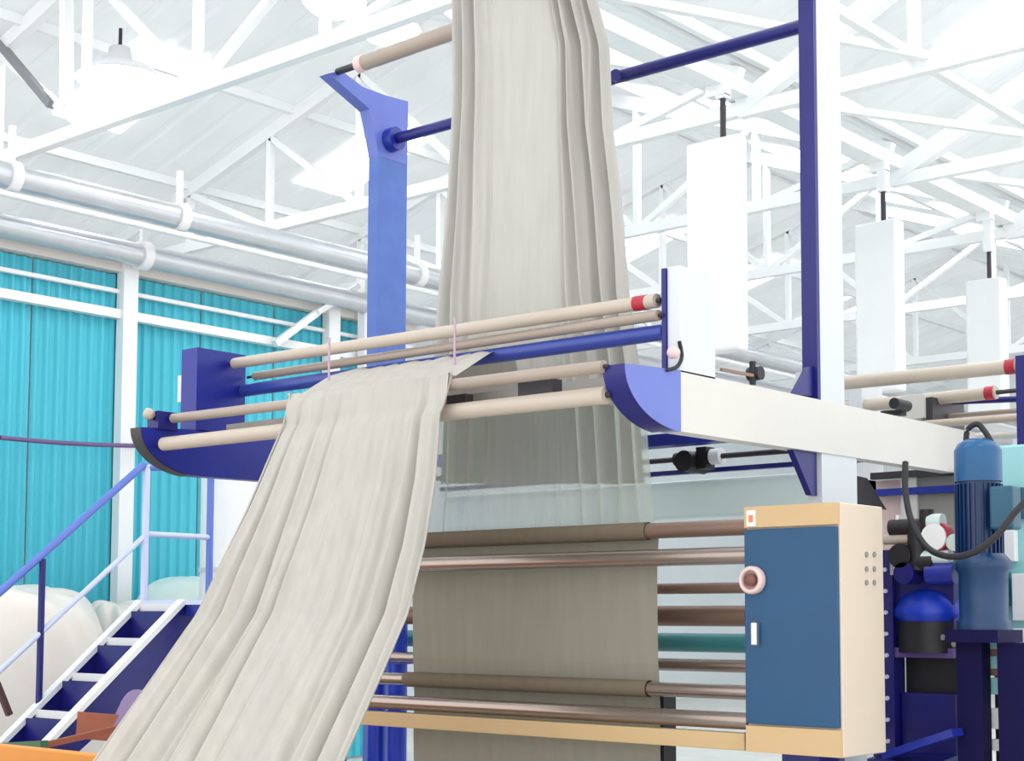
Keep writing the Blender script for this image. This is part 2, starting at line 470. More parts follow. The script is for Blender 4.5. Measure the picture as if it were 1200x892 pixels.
# inner flange under the right arm
# tall posts
MB().box(XR0-.002, XR1-.006, 5.985, 6.012, 2.56, 4.72).build('post_front', M_NAVY, mach)
MB().box(XR0+.003, XR1-.006, 6.012, 6.225, 2.56, 4.72).build('post', M_PLATE, mach)
MB().box(XR0+.003, XR1-.006, 6.012, 6.33, 0, 2.345).build('post', M_PLATE, mach)
ya, yb = P(443, 200, X=XL1).y, P(477, 200, X=XL1).y
MB().box(XL0+.0, XL1, ya, yb, 0, 4.30).build('post', M_POST, mach)
# left head bracket
def YZ(px, py, X): p = P(px, py, X=X); return (p.y, p.z)
hb = [YZ(385, 86, XL1), YZ(400, 83, XL1), YZ(425, 102, XL1), YZ(452, 112, XL1), YZ(478, 119, XL1), (yb, 4.30), (ya, 4.30), YZ(437, 147, XL1), YZ(433, 128, XL1)]
MB().prism_x(hb, XL0+.0, XL1+.002).build('head_bracket', M_LBLUE, mach)
xb = XL1
# gussets where right post meets right arm
MB().prism_x([YZ(948, 430, -3.43), YZ(931, 462, -3.43), (6.0, P(960, 466, X=-3.43).z), (6.0, P(960, 430, X=-3.43).z)], -3.455, -3.425).build('gusset', M_NAVY, mach)
MB().prism_x([YZ(926, 522, -3.43), YZ(950, 580, -3.43), (6.0, P(962, 582, X=-3.43).z), (6.0, P(962, 526, X=-3.43).z)], -3.455, -3.425).build('gusset', M_NAVY, mach)
# cross bars between the posts
MB().cyl(P(459, 164, X=XL1), P(942, 30, X=XR0), .032).build('cross_bar', M_NAVY, mach)
MB().cyl(P(457, 165, X=XL1), P(466, 162, X=XL1+.06), .07).build('bar_socket', M_BLUE, mach)
MB().cyl(P(720, 89, X=-4.6), P(722, 88, X=-4.58), .03).build('bar_socket', M_NAVY, mach)

def roller(pl, pr, r, m, capm=None, shaft=True, capl=None):
    """roller between two 3D end points, its shaft carried into the side plates"""
    d = (pr-pl).normalized()
    o = MB().cyl(pl, pr, r, seg=28).build('roller', m, mach)
    if shaft:
        MB().cyl(pl-d*.07, pl+d*.01, r*.35, seg=12).build('shaft', M_DARK, o)
        MB().cyl(pr-d*.01, pr+d*.02, r*.35, seg=12).build('shaft', M_DARK, o)
    if capm:
        MB().cyl(pr-d*.11, pr-d*.05, r*1.06, seg=28).build('end_band', capm, o)
    if capl:
        MB().cyl(pl-d*.005, pl+d*.05, r*1.06, seg=28).build('end_band', capl, o)
    return o
# upright bearing plates on the arms
MB().box(XR0, XR1-.06, 4.905, 5.16, 2.50, 2.975).build('bearing_plate', M_NAVY, mach)
MB().box(XR1-.06, XR1, 4.915, 5.165, 2.555, 2.98).build('bearing_plate', M_PLATE, mach, bevel=.004)
yl0, yl1 = P(228, 430, X=-6.42).y, P(285, 430, X=-6.42).y
MB().box(XL0-.05, XL1-.0, yl0, yl1, P(228, 478, X=-6.42).z-.12, P(250, 411, X=-6.42).z).build('bearing_plate', M_DEEPB, mach)
MB().box(XL0-.08, XL0-.05, yl0-.0, yl0+.08, 2.72, 2.86).build('motor_cover', M_PLATE, mach)
def at_r(px, py, x=XR0): return P(px, py, X=x)
# three rollers of the upright plates
roller(P(275, 426, X=-6.36), P(770, 352.5, X=XR0-.03), .0285, M_ROLL, M_RED)
roller(P(299, 441, X=-6.30), P(772, 369.5, X=XR0-.01), .022, M_ROLLD)
MB().cyl(P(286, 458, X=-6.38), P(780, 389, X=XR0), .033).build('tie_pipe', M_PIPEB, mach)
# two rollers on the arms
roller(P(203, 490.5, X=-6.36), P(708, 429.5, X=XR0-.01), .024, M_ROLLD)
roller(P(192, 520.5, X=-6.34), P(711, 463, X=XR0-.03), .034, M_ROLL)
# little brackets and knobs around the arm rollers
MB().lathe([(0, 0), (.018, .002), (.024, .01), (.024, .03), (.016, .042), (0, .045)], P(784, 414, X=XR1), axis='x').build('knob', M_PINK, mach)
MB().tube([P(796, 400, X=XR1+.005), P(799, 418, X=XR1+.005), P(793, 430, X=XR1+.005), P(780, 434, X=XR1+.0)], .008).build('hose', M_BLACK, mach)
MB().lathe([(0, 0), (.022, .01), (.032, .03), (.022, .055), (0, .06)], P(170, 486, X=-6.46), axis='x').build('knob', M_ROLL, mach)
MB().box(-6.47, -6.38, P(180, 480, X=-6.42).y, P(203, 480, X=-6.42).y, zt, zt+.09).build('bearing', M_NAVY, mach)
b = P(633, 452, Y=4.68)
MB().box(b.x-.10, b.x+.08, 4.66, 4.72, b.z-.04, b.z+.02).build('slider', M_DARK, mach)
b = P(545, 465, Y=4.9)
MB().box(-6.2, -3.5, 4.93, 4.97, b.z-.045, b.z+.015).build('guide_rail', M_GREY, mach)
MB().box(b.x-.09, b.x+.02, 4.88, 4.93, b.z-.05, b.z+.01).build('slider', M_DARK, mach)
for px in (533, 386):
    c0 = P(px, 372 if px > 500 else 396, Y=4.84); 
    MB().cyl(c0, (c0.x, 4.84, c0.z-(.27 if px > 500 else .2)), .0055, seg=8).build('cord', mat('mauve_cord', (190, 160, 178), .6) if px > 500 else MATS['mauve_cord'], mach)
# head roller
roller(P(421, 75.5, X=-6.12), P(720, -29, Y=5.62), .043, M_ROLLD, capl=M_PINK)
MB().cyl(P(396, 84, X=XL1), P(421, 75.5, X=-6.12), .02).build('head_shaft', M_BLACK, mach)
MB().bar(P(720, -29, Y=5.62), Vector((XR0, 5.62, 4.62)), .05).build('head_shaft', M_BLACK, mach)
MB().box(XR0, XR1, 5.55, 6.02, 4.56, 4.70).build('head_bracket', M_NAVY, mach)

# lower roller bank: (pixel y at x=866, radius, distance Y, material, left end X)
RX = -3.30
bank = [(618, .034, 5.37, M_BROWNR, -6.0), (651, .036, 5.30, M_STEEL, -6.1), (689, .024, 5.66, M_BROWNR, -6.0),
        (722, .046, 5.75, M_BROWNR, -6.0), (754, .044, 6.0, M_TEALR, -6.1), (781, .028, 5.66, M_STEEL, -5.72),
        (811.5, .030, 5.37, M_STEEL, -5.72), (845, .034, 5.28, M_STEEL, -6.1)]
for py, r, Y, m, xl in bank:
    z = P(866, py, Y=Y).z
    p1 = P(872, py, Y=Y); roller(Vector((xl, Y, z)), Vector((p1.x+.03, Y, z)), r, m)
z = P(868, 869, Y=5.27).z
MB().box(-6.1, P(872, 869, Y=5.27).x+.02, 5.24, 5.30, z-.034, z+.034).build('tie_bar', M_TAN, mach, bevel=.004)
# side frames of the bank (blue legs on the left, seen beneath the cloth)
MB().box(XL0+.06, XL1+.05, 5.15, 5.5, 0, 1.7).build('side_frame', M_BRIGHTB, mach)
MB().box(XL1, XL1+.1, 6.9, 7.2, 0, 1.9).build('side_frame', M_BRIGHTB, mach)
for px in (442, 466):
    p = P(px, 820, Y=5.75); MB().cyl((p.x, 5.75, 0), (p.x, 5.75, 1.6), .05).build('leg', M_BRIGHTB, mach)
MB().box(P(430, 760, Y=5.75).x-.5, P(478, 760, Y=5.75).x, 5.7, 5.8, 1.36, 1.42).build('side_rail', M_BRIGHTB, mach)
MB().box(P(474, 760, Y=5.75).x-.5, P(478, 700, Y=5.75).x-.05, 5.7, 5.8, 1.45, 1.6).build('side_rail', M_BRIGHTB, mach)
MB().box(-3.42, -3.30, 5.9, 5.99, 0, 2.08).build('side_frame', M_NAVY, mach)
p = P(783, 840, Y=6.05)
MB().box(p.x-.03, p.x+.01, 6.0, 6.1, .2, P(783, 815, Y=6.05).z).build('side_frame', M_BLACK, mach)
# white guide trough behind the upper cloth, with a blue beam above
zt1 = P(866, 560, Y=6.75).z; zt0 = P(866, 606, Y=6.75).z
MB().box(-6.35, P(985, 580, Y=6.8).x, 6.7, 6.95, zt0, zt1).build('trough', mat('mint_white', (232, 250, 247), .5), mach, bevel=.02)
MB().box(-6.35, -3.5, 6.66, 6.70, P(866, 549, Y=6.68).z-.012, P(866, 549, Y=6.68).z+.012).build('thin_rail', M_NAVY, mach)
MB().box(-6.35, -3.5, 6.30, 6.40, P(800, 522, Y=6.35).z, P(800, 508, Y=6.35).z).build('cross_beam', M_BLUE, mach)
q = P(815, 537, Y=6.5)
cl = MB().cyl((q.x-.12, 6.5, q.z), (q.x+.1, 6.5, q.z), .035).box(q.x+.03, q.x+.09, 6.46, 6.54, q.z-.06, q.z+.05)
cl.cyl((q.x-.02, 6.42, q.z-.02), (q.x-.02, 6.6, q.z-.02), .055)
cl.build('clamp', M_BLACK, mach)
MB().cyl((q.x+.1, 6.5, q.z+.0), (q.x+.16, 6.5, q.z), .04).build('clamp_cap', M_WHITE, mach)
MB().cyl((-6.3, 6.5, q.z), (-3.5, 6.5, q.z), .014).build('rod', M_DARK, mach)

# ---------------------------------------------------------------- control cabinet
cab = thing('control_cabinet', 'cream control cabinet with a blue door and tan strips, beside the roller bank', 'cabinet', (-3.1, 5.4, 1.0))
cx0 = P(873, 700, Y=5.2).x; cx1 = P(983.5, 700, Y=5.2).x
cz1 = P(982, 588, Y=5.2).z; cz0 = P(985, 889, Y=5.2).z
cyb = P(1036, 700, X=cx1).y
MB().box(cx0, cx1, 5.215, cyb, cz0, cz1).build('body', M_CAB, cab, bevel=.006)
dz1 = P(875, 620, Y=5.2).z; dz0 = P(985, 855, Y=5.2).z
MB().box(cx0+.002, cx1-.002, 5.195, 5.215, dz1+.004, cz1-.002).build('top_strip', M_TAN, cab)
MB().box(cx0+.002, cx1-.002, 5.195, 5.215, cz0+.002, dz0-.004).build('bottom_strip', M_TAN, cab)
door = MB().box(cx0+.004, cx1-.006, 5.19, 5.214, dz0+.004, dz1-.004).build('door', M_DOOR, cab, bevel=.004)
k = P(883, 680, Y=5.19)
MB().lathe([(.055, 0), (.055, -.02), (.048, -.03), (.04, -.03), (.036, -.02), (.036, 0)], k, axis='y').build('dial_ring', M_PINK, door)
MB().lathe([(0, -.035), (.022, -.035), (.026, -.02), (.026, 0)], k, axis='y').build('dial_knob', mat('knob_brown', (120, 74, 70), .4), door)
MB().lathe([(0, -.012), (.036, -.012), (.036, 0)], k, axis='y').build('dial_face', M_ROLL, door)
k = P(887, 743, Y=5.19)
MB().box(k.x-.014, k.x+.014, 5.165, 5.19, k.z-.045, k.z+.045).build('handle', M_CHROME, door, bevel=.005)
k = P(879, 608, Y=5.195)
lb = MB().box(k.x-.014, k.x+.026, 5.191, 5.195, k.z-.03, k.z+.032).build('sticker', M_WHITE, cab)
MB().box(k.x-.004, k.x+.016, 5.189, 5.191, k.z-.015, k.z+.014).build('sticker_mark', mat('orange_mark', (232, 128, 96), .5), lb)
for px in (1015, 1024):
    for py in (650, 667, 683):
        k = P(px, py, X=cx1)
        MB().cyl((cx1-.005, k.y, k.z), (cx1+.005, k.y, k.z), .011, seg=12).build('vent_plug', M_GREY, cab)
MB().box(cx1-.1, cx1, cyb-.04, cyb-.01, cz0-.02, cz0)
MB().box(cx0+.1, cx1-.15, 5.3, 5.45, 0, cz0).build('pedestal', M_NAVY, cab)

# ================================================================ THE CLOTH
def bumpf(u, c, w): return math.exp(-((u-c)/w)**2)
# --- cloth falling from the head roller behind the arms
def edge(tab, y):
    for (y0, x0), (y1, x1) in zip(tab[:-1], tab[1:]):
        if y <= y1: return x0+(x1-x0)*(y-y0)/(y1-y0)
    return tab[-1][1]
LT = [(-40, 537), (0, 535), (120, 535), (250, 528), (345, 520), (480, 512), (560, 508), (650, 497)]
RT = [(-40, 692), (0, 700), (60, 716), (150, 719), (250, 730), (345, 738), (480, 757), (600, 766), (650, 769)]
YS = 5.47
random.seed(9)
micro = [(random.random(), random.uniform(.006, .014), random.uniform(.1, .9)) for _ in range(34)]
def back_fold(u, v):
    h = 0
    # gathered pleats on the left edge and the right third, flat in the middle
    for c, w, a in ((.02, .02, .9), (.065, .016, -.9), (.10, .015, .8), (.14, .017, -.7), (.18, .02, .6), (.23, .02, -.4), (.28, .03, .25),
                    (.68, .018, -.9), (.715, .016, .9), (.755, .018, -.5), (.79, .02, 1.1), (.84, .02, -1.5), (.885, .018, 1.1), (.93, .018, -1.1), (.965, .014, .9), (1.0, .02, -.5)):
        c2 = c + .012*math.sin(v*5+c*20)
        h += a*bumpf(u, c2, w)
    for c, w, a in micro:
        if c < .3 or c > .62 or v > .62: h += .42*a*bumpf(u, c+.01*math.sin(v*4+c*30), w)
    h += .15*math.sin(u*9+v*2)
    return h*.046*(1-.3*v)

def back_pt(u, v):
    py = -40+v*664
    pl = edge(LT, py); pr = edge(RT, py)
    p = P(pl+(pr-pl)*u, py - (8*(u-.5)), Y=YS)
    # tidy: keep rows level, top leans onto the head roller
    k = max(0, 1-v/.12)
    return Vector((p.x, YS-.02+.0*k - back_fold(u, v), p.z))
VS = (478+40)/664
bm_ = MB().grid(lambda u, v: back_pt(u, VS*v), 300, 70)
# lap over the head roller
def lap_pt(u, v):
    a = v*math.pi*.95
    p = back_pt(u, 0)
    return Vector((p.x, p.y+.075*(1-math.cos(a)), p.z+.075*math.sin(a)+.0))
hc = thing('hanging_cloth', 'sheer grey cloth falling in pleats from the high roller, behind the arm rollers', 'cloth', (-4.7, 5.47, 1.9))
bm_.build('drop', M_PLEAT, hc)
MB().grid(lambda u, v: back_pt(u, VS+(1-VS)*v), 300, 40).build('sheer_drop', M_GAUZE, hc)
MB().grid(lap_pt, 150, 8).build('lap', M_CLOTH, hc)
def backdrop_pt(u, v):
    p = back_pt(u, 0)
    return Vector((p.x, p.y+.15+.25*v, p.z-v*2.0 - 0))
# inner ply returning down behind, ends at the blue beam
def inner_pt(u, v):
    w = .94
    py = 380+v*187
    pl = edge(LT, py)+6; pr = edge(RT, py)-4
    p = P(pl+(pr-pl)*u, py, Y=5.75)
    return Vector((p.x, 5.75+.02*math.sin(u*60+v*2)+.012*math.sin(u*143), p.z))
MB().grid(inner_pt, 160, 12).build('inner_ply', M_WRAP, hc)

# --- shade-painted web around the lower rollers
XWL, XWR = P(484, 700, Y=5.42).x, P(771, 700, Y=5.42).x
zz = lambda py: P(770, py, Y=5.42).z
prof = [(5.43, zz(626)), (5.425, zz(645)), (5.42, zz(666)), (5.42, zz(700)), (5.42, zz(750)), (5.42, zz(778)), (5.425, zz(790)),
        (5.425, zz(812)), (5.43, zz(826)), (5.43, zz(845)), (5.43, zz(880)), (5.44, zz(930)), (5.45, zz(1000))]
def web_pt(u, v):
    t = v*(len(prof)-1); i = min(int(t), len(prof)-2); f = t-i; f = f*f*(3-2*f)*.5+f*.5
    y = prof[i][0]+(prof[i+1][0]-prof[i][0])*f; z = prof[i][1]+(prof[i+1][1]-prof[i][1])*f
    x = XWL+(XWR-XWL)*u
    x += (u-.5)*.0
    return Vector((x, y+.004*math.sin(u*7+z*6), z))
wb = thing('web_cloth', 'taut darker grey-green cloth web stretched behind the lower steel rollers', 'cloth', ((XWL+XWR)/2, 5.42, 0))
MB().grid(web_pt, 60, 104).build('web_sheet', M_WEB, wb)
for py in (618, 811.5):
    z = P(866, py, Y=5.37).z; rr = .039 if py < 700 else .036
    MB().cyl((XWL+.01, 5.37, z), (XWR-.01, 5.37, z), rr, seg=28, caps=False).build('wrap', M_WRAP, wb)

# --- front cloth pulled off the arm rollers towards the lower left
FLt = [(2.438, 4.527), (2.297, 4.455), (2.062, 4.339), (1.834, 4.212), (1.613, 4.094), (1.332, 3.861), (1.029, 3.603), (.75, 3.38), (.46, 3.2)]
FRt = [(2.438, 4.515), (2.166, 4.493), (1.888, 4.437), (1.615, 4.343), (1.384, 4.205), (1.064, 4.009), (.75, 3.82), (.46, 3.66)]
def yz_at(tab, z):
    for (z0, y0), (z1, y1) in zip(tab[:-1], tab[1:]):
        if z >= z1:
            return y0+(y1-y0)*(z0-z)/(z0-z1)
    return tab[-1][1]
MRL = P(203, 490.5, X=-6.36); MRR = P(708, 429.5, X=XR0-.01)
MRP = [(P(203, 490.5, X=-6.36)*(1-t)+P(708, 429.5, X=XR0-.01)*t) for t in (.38, .7)]
LRP = [(P(192, 520.5, X=-6.34)*(1-t)+P(716, 462.5, X=XR0-.01)*t) for t in (.38, .7)]
MRY = (MRP[0].y+MRP[1].y)/2; MRZ = (MRP[0].z+MRP[1].z)/2+.024
TOPS = [  # (y, z, xl, xr)
    (5.20, 2.62, -5.50, -4.46), (5.17, 2.74, -5.50, -4.46), (5.10, 2.80, -5.50, -4.455), (4.95, 2.755, -5.45, -4.42), (MRY+.03, MRZ+.012, -5.37, -4.35), (MRY-.02, MRZ+.004, -5.36, -4.345), (4.60, 2.545, -5.33, -4.31), (4.545, 2.485, -5.30, -4.30)]
random.seed(21)
fm = [(random.random(), random.uniform(.007, .018), random.uniform(-1, 1)) for _ in range(46)]
def front_fold(u, s):
    """s 0 at the arm rollers, 1 at the bottom"""
    h = 0
    for c, w, a, dr in ((.03, .02, .8, .0), (.10, .015, -1.6, .03), (.135, .02, 1.2, .03), (.24, .018, -1.1, .03), (.27, .025, .9, .02), (.35, .014, -1.0, .04), (.38, .02, .7, .03),
                    (.50, .05, .5, .0), (.62, .03, -.4, -.03), (.70, .02, .5, -.02), (.76, .015, -.7, -.02), (.84, .016, .8, 0), (.875, .013, -1.2, 0), (.91, .02, .9, 0), (.97, .02, -.4, 0)):
        h += (1.25 if w < .017 else 1)*a*bumpf(u, c+dr*(s-.3)+.006*math.sin(s*7+c*40), w*(1+.4*s))
    for c, w, a in fm: h += .42*a*bumpf(u, c+.03*(c-.5)*s+.008*math.sin(s*5+c*30), w)
    g = min(1, .25+s*2.2)
    return h*.040*g
def front_pt(u, v):
    if v < .2:
        t = v/.2*(len(TOPS)-1); i = min(int(t), len(TOPS)-2); f = t-i
        a, b = TOPS[i], TOPS[i+1]
        y, z, xl, xr = (a[k]+(b[k]-a[k])*f for k in range(4))
        x = xl+(xr-xl)*u
        tt = (x+6.36)/(6.36+XR0-.01); c = MRL*(1-tt)+MRR*tt
        if abs(y-c.y) < .05: z = max(z, c.z+math.sqrt(max(0, .05**2-(y-c.y)**2))*.2+.030)
        elif y > c.y: z = max(z, c.z+.035+(y-c.y-.05)*.30) if y < c.y+.25 else z
        else: z = max(z, c.z+.035-(c.y-.05-y)*1.2)
        ww = .006*math.sin(u*44+v*30)*math.sin(u*11)*(1 if .04 < v < .17 else .0)
        return Vector((xl+(xr-xl)*u, y, z+ww+.30*front_fold(u, 0)))
    s = (v-.2)/.8
    z = 2.485-(2.485-.46)*s
    yl = yz_at(FLt, z); yr = yz_at(FRt, z)
    k = u + .10*math.sin(math.pi*u)*s      # slack belly towards the camera side
    y = yl+(yr-yl)*k
    x = -5.30+1.0*u
    h = front_fold(u, s)
    if s < .03: y = y+(4.545-y)*(1-s/.03)
    return Vector((x, y-h*.9, z+h*.15))
fc = thing('draped_cloth', 'broad pale grey cloth pulled off the arm rollers down to the lower left', 'cloth', (-4.8, 3.6, .46))
MB().grid(front_pt, 320, 130).build('sheet', M_CLOTH, fc)
def hem(uc, label):
    pts = [front_pt(uc, v/40)+Vector((0, -.004, .004)) for v in range(5, 41)]
    MB().tube(pts, .005, seg=6).build('hem', M_CLOTH, fc)
hem(.004, ''); hem(.996, '')

# ================================================================ STAIRS at the left
SX0, SX1 = -9.72, -9.20
st = thing('metal_stairs', 'steep open stairs with white edged navy stringers and blue handrail, lower left', 'stairs', (-9.45, 5.2, 0))
A = P(165, 706, X=SX0); B = P(3, 870, X=SX0)
dY = (A.y-B.y); dZ = (A.z-B.z)
def on(z): return A.y-(A.z-z)*dY/dZ
def stringer(x0, x1, up_, h, m, name):
    zl, zh = .02, A.z
    return MB().prism_x([(on(zl), zl+up_), (on(zh), zh+up_), (on(zh)+.05, zh+up_-h), (on(zl)+.02+.05, zl+up_-h if zl+up_-h > 0 else 0)], x0, x1).build(name, m, st)
for x0, x1 in ((SX0-.02, SX0+.035), (SX1-.035, SX1+.03)):
    s_ = MB().prism_x([(on(.3), .3), (on(A.z), A.z), (on(A.z)+.1, A.z-.03), (on(A.z)+.10, A.z-.30), (on(.0)+.2, 0.02), (on(.0), .02)], x0, x1).build('stringer', M_NAVY, st)
    MB().bar((((x0+x1)/2), on(.05)-.01, .05), (((x0+x1)/2), A.y-.01, A.z+.005), x1-x0+.02, .035).build('edge_strip', M_WHITE, s_)
tz = [P(130, 748, X=SX0).z, P(42, 832, X=SX0).z]
dz = (tz[0]-tz[1])/2
for k in range(-1, 7):
    z = tz[0]-k*dz
    if z > A.z+.02 or z < .05: continue
    y = on(z)
    t_ = MB().box(SX0+.03, SX1-.03, y, y+.24, z-.045, z-.005).build('tread', M_NAVY, st)
    MB().box(SX0+.03, SX1-.03, y-.015, y+.0, z-.05, z+.005).build('nosing', M_WHITE, t_)
    if z+dz-.05 < A.z: MB().box(SX0+.03, SX1-.03, y+.19, y+.20, z, z+dz-.05).build('riser', M_NAVY, st)
# landing
MB().box(SX0-.02, SX1+.4, A.y, A.y+1.4, A.z-.10, A.z).build('landing', M_BLUE, st)
MB().box(SX0-.02, SX1+.4, A.y-.02, A.y, A.z-.02, A.z+.015).build('edge_strip', M_RAILW, st)
for y in (A.y+.1, A.y+1.3):
    for x in (SX0+.04, SX1+.3): MB().box(x-.03, x+.03, y-.03, y+.03, 0, A.z-.1).build('landing_leg', M_NAVY, st)
H0 = P(0, 694, X=SX0); H1 = P(166, 547, X=SX0); K0 = P(0, 786, X=SX0); K1 = P(172, 626, X=SX0)
e = (H1-H0)*.35
MB().cyl(H0-e*1.4, H1+(H1-H0)*.02, .028).build('handrail', M_RAIL, st)
MB().cyl(K0-(K1-K0)*.5, K1, .020).build('mid_rail', M_RAILW, st)
pz = P(172, 548, X=SX0)
MB().cyl((SX0, pz.y, A.z), (SX0, pz.y, pz.z+.02), .028).build('rail_post', M_RAILW, st)
pb = P(50, 655, X=SX0)
MB().cyl((SX0, pb.y, P(50, 828, X=SX0).z), (SX0, pb.y, pb.z), .024).build('rail_post', M_NAVY, st)
pc = P(246, 625, X=SX0)
MB().cyl((SX0, pc.y, A.z), (SX0, pc.y, pz.z+.1), .028).build('rail_post', M_RAIL, st)
MB().cyl((SX0, pz.y, K1.z), (SX0, pc.y, K1.z+.0), .022).build('mid_rail', M_RAILW, st)
MB().cyl((SX0, pz.y, pz.z), (SX0, pc.y, pz.z+.05), .028).build('handrail', M_RAIL, st)

# ---------------------------------------------------------------- things around the stairs
def heap(name, label, cat, c, rx, ry, h, m, seed, seg=48, wr=.05, flat=.55):
    rnd = random.Random(seed); ph = [rnd.uniform(0, 6.28) for _ in range(12)]
    def fn(u, v):
        a = u*2*math.pi; t = v
        # profile: steep sides, flat crown
        r = math.cos(t*math.pi/2)**flat; zz_ = math.sin(t*math.pi/2)**.8
        w = 1+wr*math.sin(3*a+ph[0])+wr*.7*math.sin(7*a+ph[1]+3*t)+wr*.4*math.sin(15*a+ph[2]+5*t)
        hz = 1+wr*math.sin(2*a+ph[3])*r+wr*.5*math.sin(9*a+ph[4]+6*t)*r
        return Vector((c[0]+rx*r*w*math.cos(a), c[1]+ry*r*w*math.sin(a), c[2]+h*zz_*hz))
    return tag(MB().grid(fn, seg*2, seg).build(name, m), label, cat)
heap('covered_stack', 'big stack under crumpled white film behind the stairs at the left edge', 'stack', (-11.75, 6.85, 0), 1.05, 1.15, 1.84, M_BAG, 3, wr=.035, flat=.28)
heap('covered_stack', 'white film covered stack seen right behind the upper stair treads', 'stack', (-12.1, 8.4, 0), .6, .3, 1.72, M_BAG, 5, flat=.45)
# pale net bundle on the landing side
nb = thing('net_bundle', 'rounded bundle under pale green net next to the landing rail', 'bundle', (-11.5, 9.3, 0))
c = Vector((-12.15, 9.35, 0))
def net(u, v):
    a = u*2*math.pi; r = math.cos(v*math.pi/2)**.6
    return Vector((c.x+.64*r*math.cos(a)*(1+.04*math.sin(6*a)), 9.35+.62*r*math.sin(a), 1.55+(P(205, 676, Y=9.2).z-1.55)*math.sin(v*math.pi/2)*(1+.05*math.sin(5*a)*r)))
MB().grid(net, 60, 14).build('net', M_MINT, nb)
MB().cyl((c.x, 9.35, 0), (c.x, 9.35, 1.56), .62, seg=32).build('drum', M_WHITE, nb)
bc = P(245, 700, X=-9.3)
MB().box(-9.38, -9.28, bc.y-.06, bc.y+.05, bc.z-.01, bc.z+.07)
# white vertical tank behind the draped cloth
c = P(300, 640, Y=9.0)
tk = thing('white_tank', 'tall white round tank standing behind the left arm', 'tank', (c.x, 9, 0))
r = (P(352, 640, Y=9).x-P(248, 640, Y=9).x)/2*.8
tcx = P(300, 640, Y=9).x
MB().lathe([(r, 0), (r, P(280, 552, Y=9).z-.03), (r*.99, P(280, 552, Y=9).z), (0, P(280, 552, Y=9).z)], (tcx, 9, 0), seg=40).build('shell', M_WHITE, tk)
MB().lathe([(r+.012, 1.0), (r+.012, 1.04)], (tcx, 9, 0), seg=40).build('hoop', M_PLATE, tk)
MB().lathe([(r+.012, 2.0), (r+.012, 2.04)], (tcx, 9, 0), seg=40).build('hoop', M_PLATE, tk)

# cart in the lower left corner, under the falling cloth
CZ = .62
ct = thing('cloth_cart', 'orange cart with a red wooden rim at the bottom left corner', 'cart', (-5.6, 3.4, 0))
q0 = P(-30, 886, Y=4.3); q1 = P(125, 884, Y=4.3)
zc = q1.z
MB().box(q0.x-.6, q1.x+.9, 4.26, 4.31, zc-.5, zc-.0).build('front_board', M_ORANGE, ct, bevel=.01)
MB().box(q0.x-.6, q1.x+.9, 3.0, 3.05, zc-.5, zc-.06).build('front_board', M_ORANGE, ct, bevel=.01)
MB().box(q1.x+.86, q1.x+.9, 3.0, 4.31, zc-.5, zc-.04).build('side_board', M_ORANGE, ct)
MB().box(q0.x-.6, q1.x+.9, 3.0, 4.31, zc-.54, zc-.5).build('bottom_board', M_WOOD, ct)
for x in (q0.x-.4, q1.x+.7):
    for y in (3.1, 4.2): MB().cyl((x-.02, y, .09), (x+.02, y, .09), .09).build('wheel', M_BLACK, ct); MB().box(x-.02, x+.02, y-.02, y+.02, .09, zc-.54).build('cart_leg', M_DARK, ct)
pk = thing('wooden_frame', 'red-brown slanted wooden frame lying behind the orange cart', 'frame', P(90, 870, Y=5.2))
a = P(50, 874, Y=5.0); b = P(190, 842, Y=5.6)
MB().bar(a, b, .05, .035).build('top_rail', M_WOOD, pk)
MB().bar(a-Vector((0, 0, .16)), b-Vector((0, 0, .16)), .04, .05).build('bottom_rail', M_WOOD, pk)
MB().bar(b-Vector((.02, 0, 0)), b-Vector((.02, 0, .16)), .04).build('stile', M_WOOD, pk)
MB().bar(b-Vector((.5, .25, .05)), b-Vector((.02, .0, .08)), .012, .16).build('panel', M_WOOD, pk)
for p in (a, b): MB().bar((p.x, p.y, 0), (p.x, p.y, p.z-.02), .045).build('leg', M_WOOD, pk)
gb = tag(MB().bar(P(-20, 876, Y=4.9), P(52, 872, Y=4.9), .05, .04).build('green_bar', M_GREEN), 'short green bar lying between stairs foot and orange cart', 'bar')
p1 = P(-25, 886, Y=4.75); p2 = P(110, 884, Y=4.75)
# grey mat low behind stairs foot
tag(MB().box(-10.35, -9.85, 5.0, 5.5, 0, .82).build('grey_crate', M_GREY, bevel=.02), 'grey crate beside the foot of the stairs at the left edge', 'crate')
tag(MB().bar(P(-4, 800, X=-9.95), P(11, 838, X=-9.95), .04).build('stick', mat('brown_stick', (90, 60, 60), .6)), 'short dark stick leaning on the grey crate at the left edge', 'stick')
# bundle glimpsed between stairs and cloth
c = P(185, 795, Y=6.3)
heap('pale_bundle', 'pale yellowish cloth bundle between the stairs and the draped cloth', 'bundle', (c.x+.25, 6.4, 0), .40, .35, c.z+.05, mat('yellow_cloth', (228, 222, 176), .7, noise=.1), 8, seg=24, wr=.08)
c = P(165, 818, Y=5.6)
heap('mauve_bundle', 'mauve grey bundle under the stair stringer', 'bundle', (c.x+.1, 5.65, 0), .3, .3, c.z+.02, mat('mauve_cloth', (150, 128, 170), .7, noise=.2), 12, seg=20, wr=.08)

